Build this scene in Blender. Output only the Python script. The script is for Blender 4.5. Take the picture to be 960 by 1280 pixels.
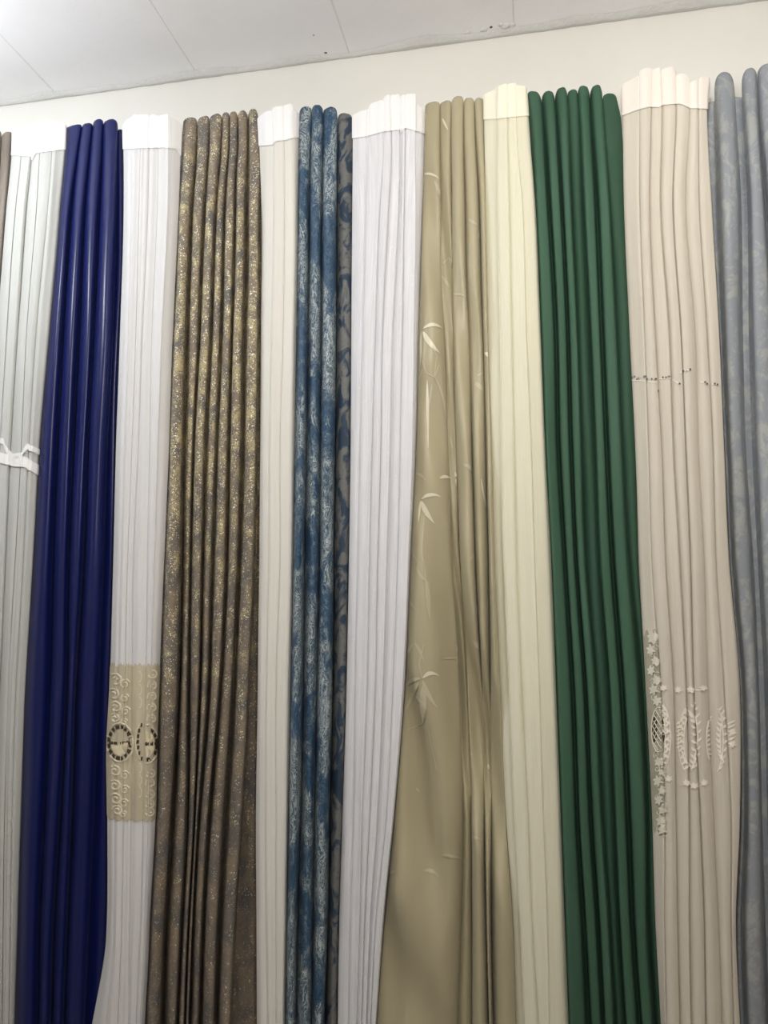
import bpy, bmesh, math, random
import numpy as np
from mathutils import Vector, Matrix, noise
from mathutils.bvhtree import BVHTree
random.seed(7)
for o in list(bpy.data.objects): bpy.data.objects.remove(o)
scene = bpy.context.scene

# ---------------------------------------------------------------- camera, world, lights, exposure
FPX, CAM_D, CAM_H = 950.0, 1.75, 1.45
YAW, PITCH = math.radians(11.0), math.radians(6.4)
CAM = np.array([0.0, -CAM_D, CAM_H])
_f = np.array([-math.sin(YAW)*math.cos(PITCH), math.cos(YAW)*math.cos(PITCH), math.sin(PITCH)])
_r = np.array([math.cos(YAW), math.sin(YAW), 0.0])
_u = np.cross(_r, _f)
cam_data = bpy.data.cameras.new('camera')
cam = bpy.data.objects.new('camera', cam_data)
scene.collection.objects.link(cam)
cam_data.sensor_fit = 'VERTICAL'; cam_data.sensor_height = 36.0
cam_data.lens = FPX/1280.0*36.0
cam_data.clip_start = 0.02
cam.location = CAM
cam.rotation_euler = Matrix([[_r[i], _u[i], -_f[i]] for i in range(3)]).to_euler()
scene.camera = cam

world = bpy.data.worlds.new('world'); scene.world = world; world.use_nodes = True
world.node_tree.nodes['Background'].inputs[0].default_value = (0.9, 0.93, 1, 1)
world.node_tree.nodes['Background'].inputs[1].default_value = 0.02

def area(name, loc, target, size, power, col, size_y=None):
    l = bpy.data.lights.new(name, 'AREA'); l.energy = power; l.color = col
    l.size = size
    if size_y: l.shape = 'RECTANGLE'; l.size_y = size_y
    o = bpy.data.objects.new(name, l); scene.collection.objects.link(o)
    o.location = loc
    o.rotation_euler = (Vector(target)-Vector(loc)).to_track_quat('-Z', 'Y').to_euler()
    return o
def point(name, loc, rad, power, col):
    l = bpy.data.lights.new(name, 'POINT'); l.energy = power; l.color = col; l.shadow_soft_size = rad
    o = bpy.data.objects.new(name, l); scene.collection.objects.link(o); o.location = loc
    return o
LAMP_A = (-1.55, -0.62, 2.56)      # bulb hanging just outside the upper left corner of the view
FILL_B = (0.05, -1.40, 2.42)      # added fill bulb, unseen above the viewer, evens out the light
point('bulb_light_left', LAMP_A, 0.06, 11.5, (0.90, 0.95, 1.0))
FILL_C = (0.62, -0.60, 2.56)      # added fill bulb, unseen, lifts the ceiling near the curtains
point('added_fill_rear', FILL_B, 0.06, 29.0, (1.0, 0.955, 0.885))
point('added_fill_right', FILL_C, 0.06, 1.6, (1.0, 0.975, 0.93))
scene.view_settings.view_transform = 'Standard'
scene.view_settings.look = 'None'
scene.view_settings.gamma = 1.0
scene.view_settings.use_curve_mapping = False
scene.view_settings.exposure = 1.12

# ---------------------------------------------------------------- helpers
def at(px, py, Y):
    """point of the vertical plane y=Y seen at photo pixel (px, py)"""
    d = _f*FPX + _r*(px-480.0) + _u*(640.0-py)
    return CAM + d*((Y+CAM_D)/d[1])
def proj(p):
    v = np.asarray(p)-CAM; w = v@_f
    return 480+FPX*(v@_r)/w, 640-FPX*(v@_u)/w

def link(name, me, mat=None, parent=None, smooth=True):
    o = bpy.data.objects.new(name, me); scene.collection.objects.link(o)
    if mat: me.materials.append(mat)
    if smooth: me.polygons.foreach_set('use_smooth', [True]*len(me.polygons))
    if parent: o.parent = parent
    return o
def empty(name, loc, label, cat, group=None):
    o = bpy.data.objects.new(name, None); scene.collection.objects.link(o)
    o.location = loc; o.empty_display_size = 0.05
    o['label'] = label; o['category'] = cat
    if group: o['group'] = group
    return o
def adopt(o, parent):
    """parent o without moving it (its data is in world coordinates)"""
    o.parent = parent
    o.matrix_parent_inverse = Matrix.Translation(-Vector(parent.location))
    return o
def mesh_from(name, verts, faces, mat=None, smooth=True):
    me = bpy.data.meshes.new(name); me.from_pydata([tuple(v) for v in verts], [], faces); me.update()
    return link(name, me, mat, None, smooth)
def box(name, x0, x1, y0, y1, z0, z1, mat, bevel=0.0):
    bm = bmesh.new(); bmesh.ops.create_cube(bm, size=1)
    for v in bm.verts:
        v.co = Vector(((x0+x1)/2+v.co.x*(x1-x0), (y0+y1)/2+v.co.y*(y1-y0), (z0+z1)/2+v.co.z*(z1-z0)))
    if bevel: bmesh.ops.bevel(bm, geom=bm.edges[:], offset=bevel, segments=2, affect='EDGES')
    me = bpy.data.meshes.new(name); bm.to_mesh(me); bm.free()
    return link(name, me, mat, None, False)

# ---------------------------------------------------------------- materials
def new_mat(name):
    m = bpy.data.materials.new(name); m.use_nodes = True
    nt = m.node_tree; nt.nodes.clear()
    out = nt.nodes.new('ShaderNodeOutputMaterial')
    return m, nt, out
def N(nt, typ, **kw):
    n = nt.nodes.new(typ)
    for k, v in kw.items():
        if k in n.inputs.keys() if hasattr(n.inputs, 'keys') else False: n.inputs[k].default_value = v
        else: setattr(n, k, v)
    return n
def uvmap(nt, scale=(1, 1, 1), loc=(0, 0, 0), rot=0.0):
    t = nt.nodes.new('ShaderNodeTexCoord'); m = nt.nodes.new('ShaderNodeMapping')
    m.inputs['Scale'].default_value = scale; m.inputs['Location'].default_value = loc
    m.inputs['Rotation'].default_value = (0, 0, rot)
    nt.links.new(t.outputs['UV'], m.inputs['Vector']); return m.outputs[0]
def ntex(nt, vec, scale, detail=3, rough=0.55, dist=0.0):
    n = nt.nodes.new('ShaderNodeTexNoise'); nt.links.new(vec, n.inputs['Vector'])
    n.inputs['Scale'].default_value = scale; n.inputs['Detail'].default_value = detail
    n.inputs['Roughness'].default_value = rough; n.inputs['Distortion'].default_value = dist
    return n.outputs['Fac']
def ramp(nt, fac, stops):
    r = nt.nodes.new('ShaderNodeValToRGB'); nt.links.new(fac, r.inputs[0])
    e = r.color_ramp.elements
    while len(e) < len(stops): e.new(0.5)
    for i, (p, c) in enumerate(stops):
        e[i].position = p; e[i].color = (c, c, c, 1) if not hasattr(c, '__len__') else (*c, 1)
    return r.outputs[0]
def mixc(nt, fac, a, b):
    m = nt.nodes.new('ShaderNodeMix'); m.data_type = 'RGBA'
    for s, v in ((m.inputs[0], fac), (m.inputs[6], a), (m.inputs[7], b)):
        if isinstance(v, bpy.types.NodeSocket): nt.links.new(v, s)
        elif hasattr(v, '__len__'): s.default_value = (*v, 1)
        else: s.default_value = v
    return m.outputs[2]
def mth(nt, op, a, b=0.0):
    m = nt.nodes.new('ShaderNodeMath'); m.operation = op
    for s, v in ((m.inputs[0], a), (m.inputs[1], b)):
        if isinstance(v, bpy.types.NodeSocket): nt.links.new(v, s)
        else: s.default_value = v
    return m.outputs[0]
def bump(nt, h, strength, dist=0.001):
    b = nt.nodes.new('ShaderNodeBump'); nt.links.new(h, b.inputs['Height'])
    b.inputs['Strength'].default_value = strength; b.inputs['Distance'].default_value = dist
    return b.outputs[0]
def setin(nt, sock, v):
    if isinstance(v, bpy.types.NodeSocket): nt.links.new(v, sock)
    elif hasattr(v, '__len__'): sock.default_value = (*v, 1)
    else: sock.default_value = v
def principled(nt, out, col, rough=0.8, metal=0.0, sheen=0.0, spec=0.3, normal=None, aniso=0.0, sheen_tint=None):
    p = nt.nodes.new('ShaderNodeBsdfPrincipled')
    setin(nt, p.inputs['Base Color'], col); setin(nt, p.inputs['Roughness'], rough)
    setin(nt, p.inputs['Metallic'], metal); setin(nt, p.inputs['Specular IOR Level'], spec)
    p.inputs['Sheen Weight'].default_value = sheen
    p.inputs['Anisotropic'].default_value = aniso
    if sheen_tint: p.inputs['Sheen Tint'].default_value = (*sheen_tint, 1)
    if normal: nt.links.new(normal, p.inputs['Normal'])
    if out: nt.links.new(p.outputs[0], out.inputs[0])
    return p.outputs[0]
def sheer(name, col, trans=0.35, clear=0.10, stripes=0.5, seed=0.0, sparkle=False):
    """thin woven voile: diffuse + light passing through + small open gaps of the weave"""
    m, nt, out = new_mat(name)
    v = uvmap(nt, (1, 0.02, 1), (seed, 0, 0))
    n1 = ntex(nt, v, 320, 2, 0.6)
    n2 = ntex(nt, uvmap(nt, (1, 0.15, 1), (seed, 0, 0)), 60, 3, 0.6)
    c = mixc(nt, mth(nt, 'MULTIPLY', ramp(nt, n1, [(0.35, 0.0), (0.65, 1.0)]), stripes*0.22), col, tuple(x*0.62 for x in col))
    nrm = bump(nt, n2, 0.25, 0.002)
    rough = 0.7
    if sparkle:
        t = nt.nodes.new('ShaderNodeTexVoronoi'); nt.links.new(uvmap(nt), t.inputs['Vector']); t.inputs['Scale'].default_value = 60
        d = mth(nt, 'LESS_THAN', t.outputs['Distance'], 0.11)
        sp = mth(nt, 'GREATER_THAN', N_sep(nt, t.outputs['Color']), 0.45)
        k = mth(nt, 'MULTIPLY', d, sp)
        c = mixc(nt, k, c, (1, 1, 1)); rough = mth(nt, 'SUBTRACT', 0.7, mth(nt, 'MULTIPLY', k, 0.62))
    p = principled(nt, None, c, rough, 0.0, 0.15, 0.25, nrm)
    tr = nt.nodes.new('ShaderNodeBsdfTranslucent'); setin(nt, tr.inputs[0], c); nt.links.new(nrm, tr.inputs['Normal'])
    mx = nt.nodes.new('ShaderNodeMixShader'); mx.inputs[0].default_value = trans
    nt.links.new(p, mx.inputs[1]); nt.links.new(tr.outputs[0], mx.inputs[2])
    tp = nt.nodes.new('ShaderNodeBsdfTransparent')
    mx2 = nt.nodes.new('ShaderNodeMixShader'); mx2.inputs[0].default_value = clear
    nt.links.new(mx.outputs[0], mx2.inputs[1]); nt.links.new(tp.outputs[0], mx2.inputs[2])
    nt.links.new(mx2.outputs[0], out.inputs[0])
    return m
def N_sep(nt, col):
    s = nt.nodes.new('ShaderNodeSeparateColor'); nt.links.new(col, s.inputs[0]); return s.outputs[0]
def plain_cloth(name, col, rough=0.8, sheen=0.2, spec=0.3, weave=900, wstr=0.15, vary=0.12, seed=0.0):
    m, nt, out = new_mat(name)
    n1 = ntex(nt, uvmap(nt, (1, 1, 1), (seed, 0, 0)), weave, 1, 0.5)
    n2 = ntex(nt, uvmap(nt, (1, 0.25, 1), (seed, 3, 0)), 16, 3, 0.6)
    c = mixc(nt, ramp(nt, n2, [(0.3, 0.0), (0.7, 1.0)]), tuple(x*(1-vary) for x in col), tuple(min(1, x*(1+vary)) for x in col))
    principled(nt, out, c, rough, 0.0, sheen, spec, bump(nt, n1, wstr, 0.0006), sheen_tint=tuple(min(1, x*1.5+0.05) for x in col))
    return m
def simple(name, col, rough=0.6, spec=0.3, metal=0.0):
    m, nt, out = new_mat(name); principled(nt, out, col, rough, metal, 0.0, spec); return m

M = {}
def plaster(name, col, s=8.0, st=0.25, col2=None):
    m, nt, out = new_mat(name)
    t = nt.nodes.new('ShaderNodeTexCoord')
    n = ntex(nt, t.outputs['Object'], s, 5, 0.6); n2 = ntex(nt, t.outputs['Object'], s*14, 3, 0.6)
    c = mixc(nt, ramp(nt, n, [(0.35, 0.0), (0.7, 1.0)]), col, col2 or tuple(x*0.95 for x in col))
    h = mth(nt, 'ADD', n, mth(nt, 'MULTIPLY', n2, 0.15))
    principled(nt, out, c, 0.75, 0.0, 0.0, 0.25, bump(nt, h, st, 0.01))
    return m
M['wall'] = plaster('wall_paint', (0.80, 0.79, 0.745), 3.0, 0.12)
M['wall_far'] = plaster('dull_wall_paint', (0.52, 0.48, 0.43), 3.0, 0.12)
M['ceiling'] = plaster('ceiling_paint', (0.92, 0.915, 0.93), 4.0, 0.25)
M['joint'] = plaster('joint_filler', (0.80, 0.80, 0.79), 30.0, 0.6)
M['floor'] = plaster('floor_screed', (0.25, 0.22, 0.19), 5.0, 0.2)
M['speck'] = simple('paint_speck', (0.10, 0.09, 0.08), 0.8)
M['rail'] = simple('rail_enamel', (0.8, 0.8, 0.78), 0.4)
M['cord'] = simple('cord_plastic', (0.75, 0.75, 0.73), 0.5)

M['taupe'] = plain_cloth('taupe_cloth', (0.21, 0.18, 0.15), 0.7, 0.25, vary=0.35)
M['voile_cool'] = sheer('white_voile', (0.73, 0.74, 0.71), 0.2, 0.04, 0.6, 1.0)
M['voile_white'] = sheer('bright_voile', (0.87, 0.865, 0.87), 0.15, 0.01, 0.3, 2.0)
M['voile_ivory'] = sheer('ivory_voile', (0.90, 0.88, 0.82), 0.15, 0.01, 0.25, 3.0)
M['voile_silver'] = sheer('silver_voile', (0.94, 0.945, 0.99), 0.15, 0.03, 1.3, 4.0, sparkle=True)
M['voile_cream'] = sheer('cream_voile', (0.94, 0.915, 0.735), 0.18, 0.01, 0.5, 5.0)
M['voile_ecru'] = sheer('ecru_voile', (0.80, 0.745, 0.645), 0.2, 0.03, 0.6, 6.0)
M['tape_white'] = simple('white_buckram', (0.93, 0.93, 0.94), 0.65)
M['tape_ecru'] = simple('ecru_buckram', (0.86, 0.80, 0.74), 0.7)
M['tape_cream'] = simple('cream_buckram', (0.93, 0.90, 0.75), 0.7)
M['ribbon'] = simple('satin_ribbon', (0.93, 0.93, 0.91), 0.25, 0.6)
M['lace'] = plain_cloth('beige_lace_ground', (0.58, 0.52, 0.385), 0.8, 0.1, weave=500, wstr=0.6)
M['lace_scroll'] = simple('raised_lace_cord', (0.80, 0.74, 0.58), 0.7)
M['lace_leaf'] = simple('lace_medallion_cloth', (0.78, 0.70, 0.50), 0.75)
M['lace_hole'] = simple('lace_hole_dark', (0.07, 0.055, 0.035), 0.9)  # darkness behind the open lace, painted on as patches
M['ecru_cord'] = simple('ecru_embroidery_thread', (0.93, 0.87, 0.77), 0.55)
M['grey_lace'] = simple('grey_lace_thread', (0.74, 0.71, 0.61), 0.65)
M['lace_ground'] = plain_cloth('grey_lace_ground', (0.40, 0.375, 0.30), 0.85, 0.1, weave=500, wstr=0.5)
M['bead'] = simple('seam_bead', (0.12, 0.11, 0.10), 0.3, 0.6)

def royal():
    m, nt, out = new_mat('royal_blue_satin')
    v = uvmap(nt); n = ntex(nt, v, 700, 1, 0.5)
    fl = ntex(nt, v, 420, 2, 0.7)
    c = mixc(nt, ramp(nt, fl, [(0.55, 0.0), (0.75, 1.0)]), (0.003, 0.008, 0.085), (0.012, 0.028, 0.20))
    principled(nt, out, c, 0.31, 0.0, 0.08, 0.45, bump(nt, n, 0.30, 0.0006), sheen_tint=(0.3, 0.35, 0.8))
    return m
M['royal'] = royal()
def green():
    m, nt, out = new_mat('bottle_green_cloth')
    v = uvmap(nt); n = ntex(nt, v, 900, 1, 0.5)
    n2 = ntex(nt, uvmap(nt, (1, 0.1, 1)), 25, 2, 0.5)
    c = mixc(nt, n2, (0.046, 0.118, 0.070), (0.064, 0.134, 0.094))
    principled(nt, out, c, 0.7, 0.0, 0.03, 0.25, bump(nt, n, 0.15, 0.0005), sheen_tint=(0.3, 0.6, 0.45))
    return m
M['green'] = green()
def brocade():
    m, nt, out = new_mat('taupe_gold_brocade')
    v = uvmap(nt)
    blot = ntex(nt, uvmap(nt, (1, 0.8, 1)), 26, 6, 0.7, 0.6)
    blot2 = ntex(nt, uvmap(nt, (1, 0.7, 1), (5, 9, 0)), 18, 5, 0.65, 0.8)
    fine = ntex(nt, v, 260, 3, 0.7)
    # gold is densest high on the cloth and sparser towards the bottom
    sep = nt.nodes.new('ShaderNodeSeparateXYZ'); nt.links.new(v, sep.inputs[0])
    ph = mth(nt, 'MULTIPLY', mth(nt, 'ADD', sep.outputs[1], -2.02), 2*math.pi/3.0)
    band = mth(nt, 'ADD', mth(nt, 'MULTIPLY', mth(nt, 'COSINE', ph), 0.5), 0.5)
    base = mixc(nt, ramp(nt, blot2, [(0.4, 0.0), (0.62, 1.0)]), (0.26, 0.21, 0.155), (0.14, 0.13, 0.125))
    g = mth(nt, 'ADD', mth(nt, 'MULTIPLY', blot, 1.0), mth(nt, 'MULTIPLY', mth(nt, 'ADD', band, -0.25), 0.19))
    g = mth(nt, 'ADD', g, mth(nt, 'MULTIPLY', mth(nt, 'ADD', fine, -0.5), 0.75))
    gm = ramp(nt, g, [(0.60, 0.0), (0.74, 1.0)])
    gold = mixc(nt, fine, (0.42, 0.33, 0.14), (0.68, 0.61, 0.38))
    c = mixc(nt, mth(nt, 'MULTIPLY', gm, 0.85), base, gold)
    t = nt.nodes.new('ShaderNodeTexVoronoi'); nt.links.new(v, t.inputs['Vector']); t.inputs['Scale'].default_value = 260
    gl = mth(nt, 'MULTIPLY', mth(nt, 'LESS_THAN', t.outputs['Distance'], 0.42), mth(nt, 'GREATER_THAN', N_sep(nt, t.outputs['Color']), 0.76))
    gl = mth(nt, 'MULTIPLY', gl, ramp(nt, g, [(0.48, 0.15), (0.60, 1.0)]))
    c = mixc(nt, gl, c, (0.92, 0.88, 0.74))
    rough = mth(nt, 'SUBTRACT', 0.62, mth(nt, 'MULTIPLY', gl, 0.3))
    principled(nt, out, c, rough, mth(nt, 'MULTIPLY', gl, 0.3), 0.0, 0.3, bump(nt, mth(nt, 'ADD', fine, gm), 0.35, 0.0006))
    return m
M['brocade'] = brocade()
def swirl(name, base1, base2, light1, light2, thr, sc=1.0):
    m, nt, out = new_mat(name)
    v0 = uvmap(nt, (1.0*sc, 0.45*sc, 1))
    # warp the coordinates for marbled swirls
    w = nt.nodes.new('ShaderNodeTexNoise'); nt.links.new(v0, w.inputs['Vector']); w.inputs['Scale'].default_value = 24; w.inputs['Detail'].default_value = 3
    vm = nt.nodes.new('ShaderNodeVectorMath'); vm.operation = 'MULTIPLY_ADD'
    nt.links.new(w.outputs['Color'], vm.inputs[0]); vm.inputs[1].default_value = (0.12, 0.12, 0); nt.links.new(v0, vm.inputs[2])
    wv = nt.nodes.new('ShaderNodeTexWave'); nt.links.new(vm.outputs[0], wv.inputs['Vector'])
    wv.inputs['Scale'].default_value = 32; wv.inputs['Distortion'].default_value = 10; wv.inputs['Detail'].default_value = 3
    wv.inputs['Detail Scale'].default_value = 1.6; wv.bands_direction = 'DIAGONAL'
    fine = ntex(nt, vm.outputs[0], 150, 4, 0.7, 1.5)
    sep = nt.nodes.new('ShaderNodeSeparateXYZ'); nt.links.new(uvmap(nt), sep.inputs[0])
    ph = mth(nt, 'ADD', mth(nt, 'MULTIPLY', mth(nt, 'ADD', sep.outputs[1], -2.12), 2*math.pi/0.42), mth(nt, 'MULTIPLY', sep.outputs[0], 14.0))
    band = mth(nt, 'MULTIPLY', mth(nt, 'COSINE', ph), 0.10)
    big = ntex(nt, uvmap(nt, (1, 0.7, 1), (2, 1, 0)), 15, 4, 0.6, 1.3)
    mask = ramp(nt, mth(nt, 'ADD', big, band), [(thr-0.03, 0.0), (thr+0.07, 1.0)])
    def curls(sc2, w, dist, loc):
        mp = nt.nodes.new('ShaderNodeMapping'); nt.links.new(vm.outputs[0], mp.inputs[0]); mp.inputs['Location'].default_value = loc
        q = ntex(nt, mp.outputs[0], sc2, 1.5, 0.5, dist)
        return ramp(nt, mth(nt, 'ABSOLUTE', mth(nt, 'ADD', q, -0.5)), [(0.0, 1.0), (w*0.4, 0.8), (w, 0.0)])
    st = mth(nt, 'MAXIMUM', curls(38, 0.036, 2.0, (0, 0, 0)), mth(nt, 'MAXIMUM', curls(60, 0.045, 2.5, (3, 1, 0)), curls(24, 0.024, 1.5, (7, 2, 0))))
    st = mth(nt, 'MULTIPLY', st, ramp(nt, fine, [(0.36, 0.15), (0.55, 1.0)]))
    edge = ramp(nt, mth(nt, 'ADD', big, band), [(thr-0.12, 0.0), (thr-0.03, 0.35), (thr+0.02, 0.0)])
    base = mixc(nt, ntex(nt, v0, 30, 2), base1, base2)
    lt = mixc(nt, fine, light1, light2)
    c = mixc(nt, mth(nt, 'MULTIPLY', mask, 0.50), base, light1)
    c = mixc(nt, mth(nt, 'MULTIPLY', mth(nt, 'ADD', mth(nt, 'MULTIPLY', mask, 0.85), 0.13), st), c, light2)
    c = mixc(nt, mth(nt, 'MULTIPLY', edge, ramp(nt, fine, [(0.5, 0.0), (0.65, 1.0)])), c, light2)
    principled(nt, out, c, 0.5, 0.0, 0.02, 0.35, bump(nt, mth(nt, 'ADD', st, fine), 0.35, 0.0006))
    return m
M['swirl'] = swirl('blue_marbled_jacquard', (0.012, 0.052, 0.115), (0.022, 0.075, 0.15), (0.115, 0.160, 0.180), (0.56, 0.62, 0.62), 0.46)
def reverse_side():
    m, nt, out = new_mat('jacquard_reverse')
    a = ntex(nt, uvmap(nt, (1, 0.6, 1)), 24, 4, 0.6, 1.2); b = ntex(nt, uvmap(nt, (1, 1, 1), (3, 3, 0)), 120, 3, 0.6, 1.0)
    g = mixc(nt, b, (0.11, 0.115, 0.115), (0.21, 0.21, 0.20))
    c = mixc(nt, ramp(nt, a, [(0.47, 0.0), (0.56, 1.0)]), g, (0.028, 0.050, 0.082))
    principled(nt, out, c, 0.6, 0.0, 0.0, 0.3, bump(nt, b, 0.3, 0.0006))
    return m
M['swirl_back'] = reverse_side()
def khaki():
    m, nt, out = new_mat('khaki_satin')
    v = uvmap(nt); n = ntex(nt, v, 900, 1, 0.5); n2 = ntex(nt, uvmap(nt, (1, 0.35, 1)), 12, 3, 0.6)
    c = mixc(nt, n2, (0.42, 0.375, 0.245), (0.47, 0.425, 0.285))
    principled(nt, out, c, 0.40, 0.0, 0.1, 0.45, bump(nt, mth(nt, 'ADD', n, mth(nt, 'MULTIPLY', n2, 2.0)), 0.12, 0.002))
    return m
M['khaki'] = khaki()
M['bamboo'] = simple('woven_pale_leaf', (0.74, 0.70, 0.55), 0.38, 0.5)
M['bamboo_dim'] = simple('woven_faint_leaf', (0.54, 0.495, 0.36), 0.4, 0.5)
def damask():
    m, nt, out = new_mat('grey_blue_damask')
    v = uvmap(nt, (1, 0.7, 1))
    a = ntex(nt, v, 22, 4, 0.6, 1.5); b = ntex(nt, v, 160, 3, 0.7)
    k = ramp(nt, mth(nt, 'ADD', a, mth(nt, 'MULTIPLY', mth(nt, 'ADD', b, -0.5), 0.35)), [(0.48, 0.0), (0.60, 1.0)])
    c = mixc(nt, k, (0.27, 0.295, 0.33), (0.36, 0.375, 0.375))
    principled(nt, out, c, 0.55, 0.0, 0.02, 0.35, bump(nt, k, 0.2, 0.0006))
    return m
M['damask'] = damask()

# ---------------------------------------------------------------- the room
X0, X1, YB, YF, ZC = -2.7, 1.9, 0.12, -3.1, 2.915
def structure(o): o['kind'] = 'structure'; return o
structure(box('wall_back', X0-0.1, X1+0.1, YB, YB+0.12, 0, ZC+0.06, M['wall']))
structure(box('wall_left', X0-0.1, X0, YF-0.1, YB, 0, ZC+0.06, M['wall_far']))
structure(box('wall_right', X1, X1+0.1, YF-0.1, YB, 0, ZC+0.06, M['wall_far']))
structure(box('wall_front', X0, X1, YF-0.1, YF, 0, ZC+0.06, M['wall_far']))
structure(box('floor', X0-0.1, X1+0.1, YF-0.1, YB+0.12, -0.08, 0, M['floor']))
ceil = structure(box('ceiling', X0, X1, YF, YB, ZC+0.0035, ZC+0.06, M['joint']))
# ceiling slabs run away from the wall; joints at x = -0.897, -0.457, -0.017 ...
seams = []
x = -0.897-0.44*4
while x < X1: seams.append(x); x += 0.44
edges = [X0]+[s for s in seams if s > X0+0.05]+[X1]
for i in range(len(edges)-1):
    a, b = edges[i], edges[i+1]
    p = box('ceiling_panel', a+(0.0005 if i else 0), b-0.0005, YF, YB-0.0, ZC, ZC+0.014, M['ceiling'], 0.0006)
    adopt(p, ceil)
# uneven filler where the slabs meet the wall
def filler(name, pts, w, t, mat, seed):
    rnd = random.Random(seed); vs = []; fs = []
    for i, (x, y, z) in enumerate(pts):
        k = w*(0.6+0.8*noise.noise(Vector((x*6, seed, y*6)))+0.25); h = t*(0.6+0.5*rnd.random())
        vs += [(x, y-k, z), (x, y-k*0.45, z-h), (x, y, z-h*0.7), (x, y, z)]
        if i:
            o = 4*(i-1)
            for j in range(3): fs.append((o+j, o+j+1, o+j+5, o+j+4))
    return mesh_from(name, vs, fs, mat)
tr = filler('trim_1', [(X0+0.01+i*0.025, YB-0.0005, ZC-0.0005) for i in range(int((X1-X0-0.02)/0.025))], 0.030, 0.005, M['joint'], 3)
structure(tr)
for s in seams:                                             # thin raised smears of filler along the joints
    if not -1.6 < s < 1.2: continue
    rnd = random.Random(int(s*100)); vs = []; fs = []
    for i in range(70):
        y = YB-0.04-i*0.03; w = 0.004+0.006*max(0, noise.noise(Vector((s*9, y*7, 1)))+0.3); h = 0.0008
        dx = 0.004*noise.noise(Vector((s, y*4, 5)))
        vs += [(s+dx-w, y, ZC+0.0015), (s+dx, y, ZC-h), (s+dx+w, y, ZC+0.0015)]
        if i: o = 3*(i-1); fs += [(o, o+1, o+4, o+3), (o+1, o+2, o+5, o+4)]
    j = mesh_from('joint_strip', vs, fs, M['joint']); adopt(j, ceil)
def chip(px, py, r, mat, name, on='ceiling'):
    d = _f*FPX + _r*(px-480.0) + _u*(640.0-py)
    if on == 'ceiling': p = CAM+d*((ZC-CAM_H)/d[2]); n = np.array([0, 0, -1.0])
    else: p = CAM+d*((YB+CAM_D)/d[1]); n = np.array([0, -1.0, 0])
    bm = bmesh.new(); bmesh.ops.create_icosphere(bm, subdivisions=2, radius=r)
    rr = random.Random(int(px))
    for v in bm.verts:
        v.co *= 0.7+0.6*rr.random(); v.co -= v.co.project(Vector(n))*0.8; v.co += Vector(p)
    me = bpy.data.meshes.new(name); bm.to_mesh(me); bm.free()
    o = link(name, me, mat); return o
for px, py, r in ((407, 66, .0035), (614, 34, .004), (392, 44, .002), (257, 97, .003), (626, 31, .006), (470, 62, .003)):
    adopt(chip(px, py, r, M['speck'] if r < 0.005 else M['joint'], 'paint_chip'), ceil)
for px, py, r in ((632, 33, .012), (640, 32, .010), (605, 37, .009), (585, 41, .008), (405, 70, .006)):
    adopt(chip(px, py, r, M['joint'], 'plaster_lump'), ceil)

def lamp_thing(loc, label):  # bulb fittings for the left lamp and the two added fills
    t = empty('pendant_or_fill_bulb', (loc[0], loc[1], loc[2]), label, 'lamp')
    bm = bmesh.new(); bmesh.ops.create_cone(bm, cap_ends=True, segments=24, radius1=0.045, radius2=0.03, depth=0.02, matrix=Matrix.Translation((0, 0, ZC-loc[2]-0.01)))
    me = bpy.data.meshes.new('ceiling_rose'); bm.to_mesh(me); bm.free(); link('ceiling_rose', me, M['cord'], t)
    bm = bmesh.new(); bmesh.ops.create_cone(bm, cap_ends=True, segments=10, radius1=0.003, radius2=0.003, depth=ZC-loc[2]-0.14, matrix=Matrix.Translation((0, 0, (ZC-loc[2]+0.12)/2)))
    me = bpy.data.meshes.new('cord'); bm.to_mesh(me); bm.free(); link('cord', me, M['cord'], t)
    bm = bmesh.new(); bmesh.ops.create_cone(bm, cap_ends=True, segments=20, radius1=0.022, radius2=0.014, depth=0.05, matrix=Matrix.Translation((0, 0, 0.107)))
    me = bpy.data.meshes.new('socket'); bm.to_mesh(me); bm.free(); link('socket', me, M['cord'], t)
    return t
lamp_thing(LAMP_A, 'white bulb on a short cord above the left end of the curtains')
lamp_thing(FILL_C, 'added fill bulb on a short cord above the right end of the curtains')
lamp_thing(FILL_B, 'added fill bulb on a short cord behind the viewer')
for k, o in enumerate([c for c in scene.objects if c.name.startswith('pendant_or_fill_bulb')]):
    m, nt, out = new_mat('lit_bulb'); e = nt.nodes.new('ShaderNodeEmission'); e.inputs[1].default_value = 12
    nt.links.new(e.outputs[0], out.inputs[0])
    bm = bmesh.new(); bmesh.ops.create_uvsphere(bm, u_segments=20, v_segments=14, radius=0.035)
    for v in bm.verts:
        if v.co.z > 0.01: v.co.x *= 0.75; v.co.y *= 0.75; v.co.z *= 1.6
        v.co.z += 0.03+0.0
    me = bpy.data.meshes.new('bulb'); bm.to_mesh(me); bm.free(); b = link('bulb', me, m, o)
    b.visible_shadow = True

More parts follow.
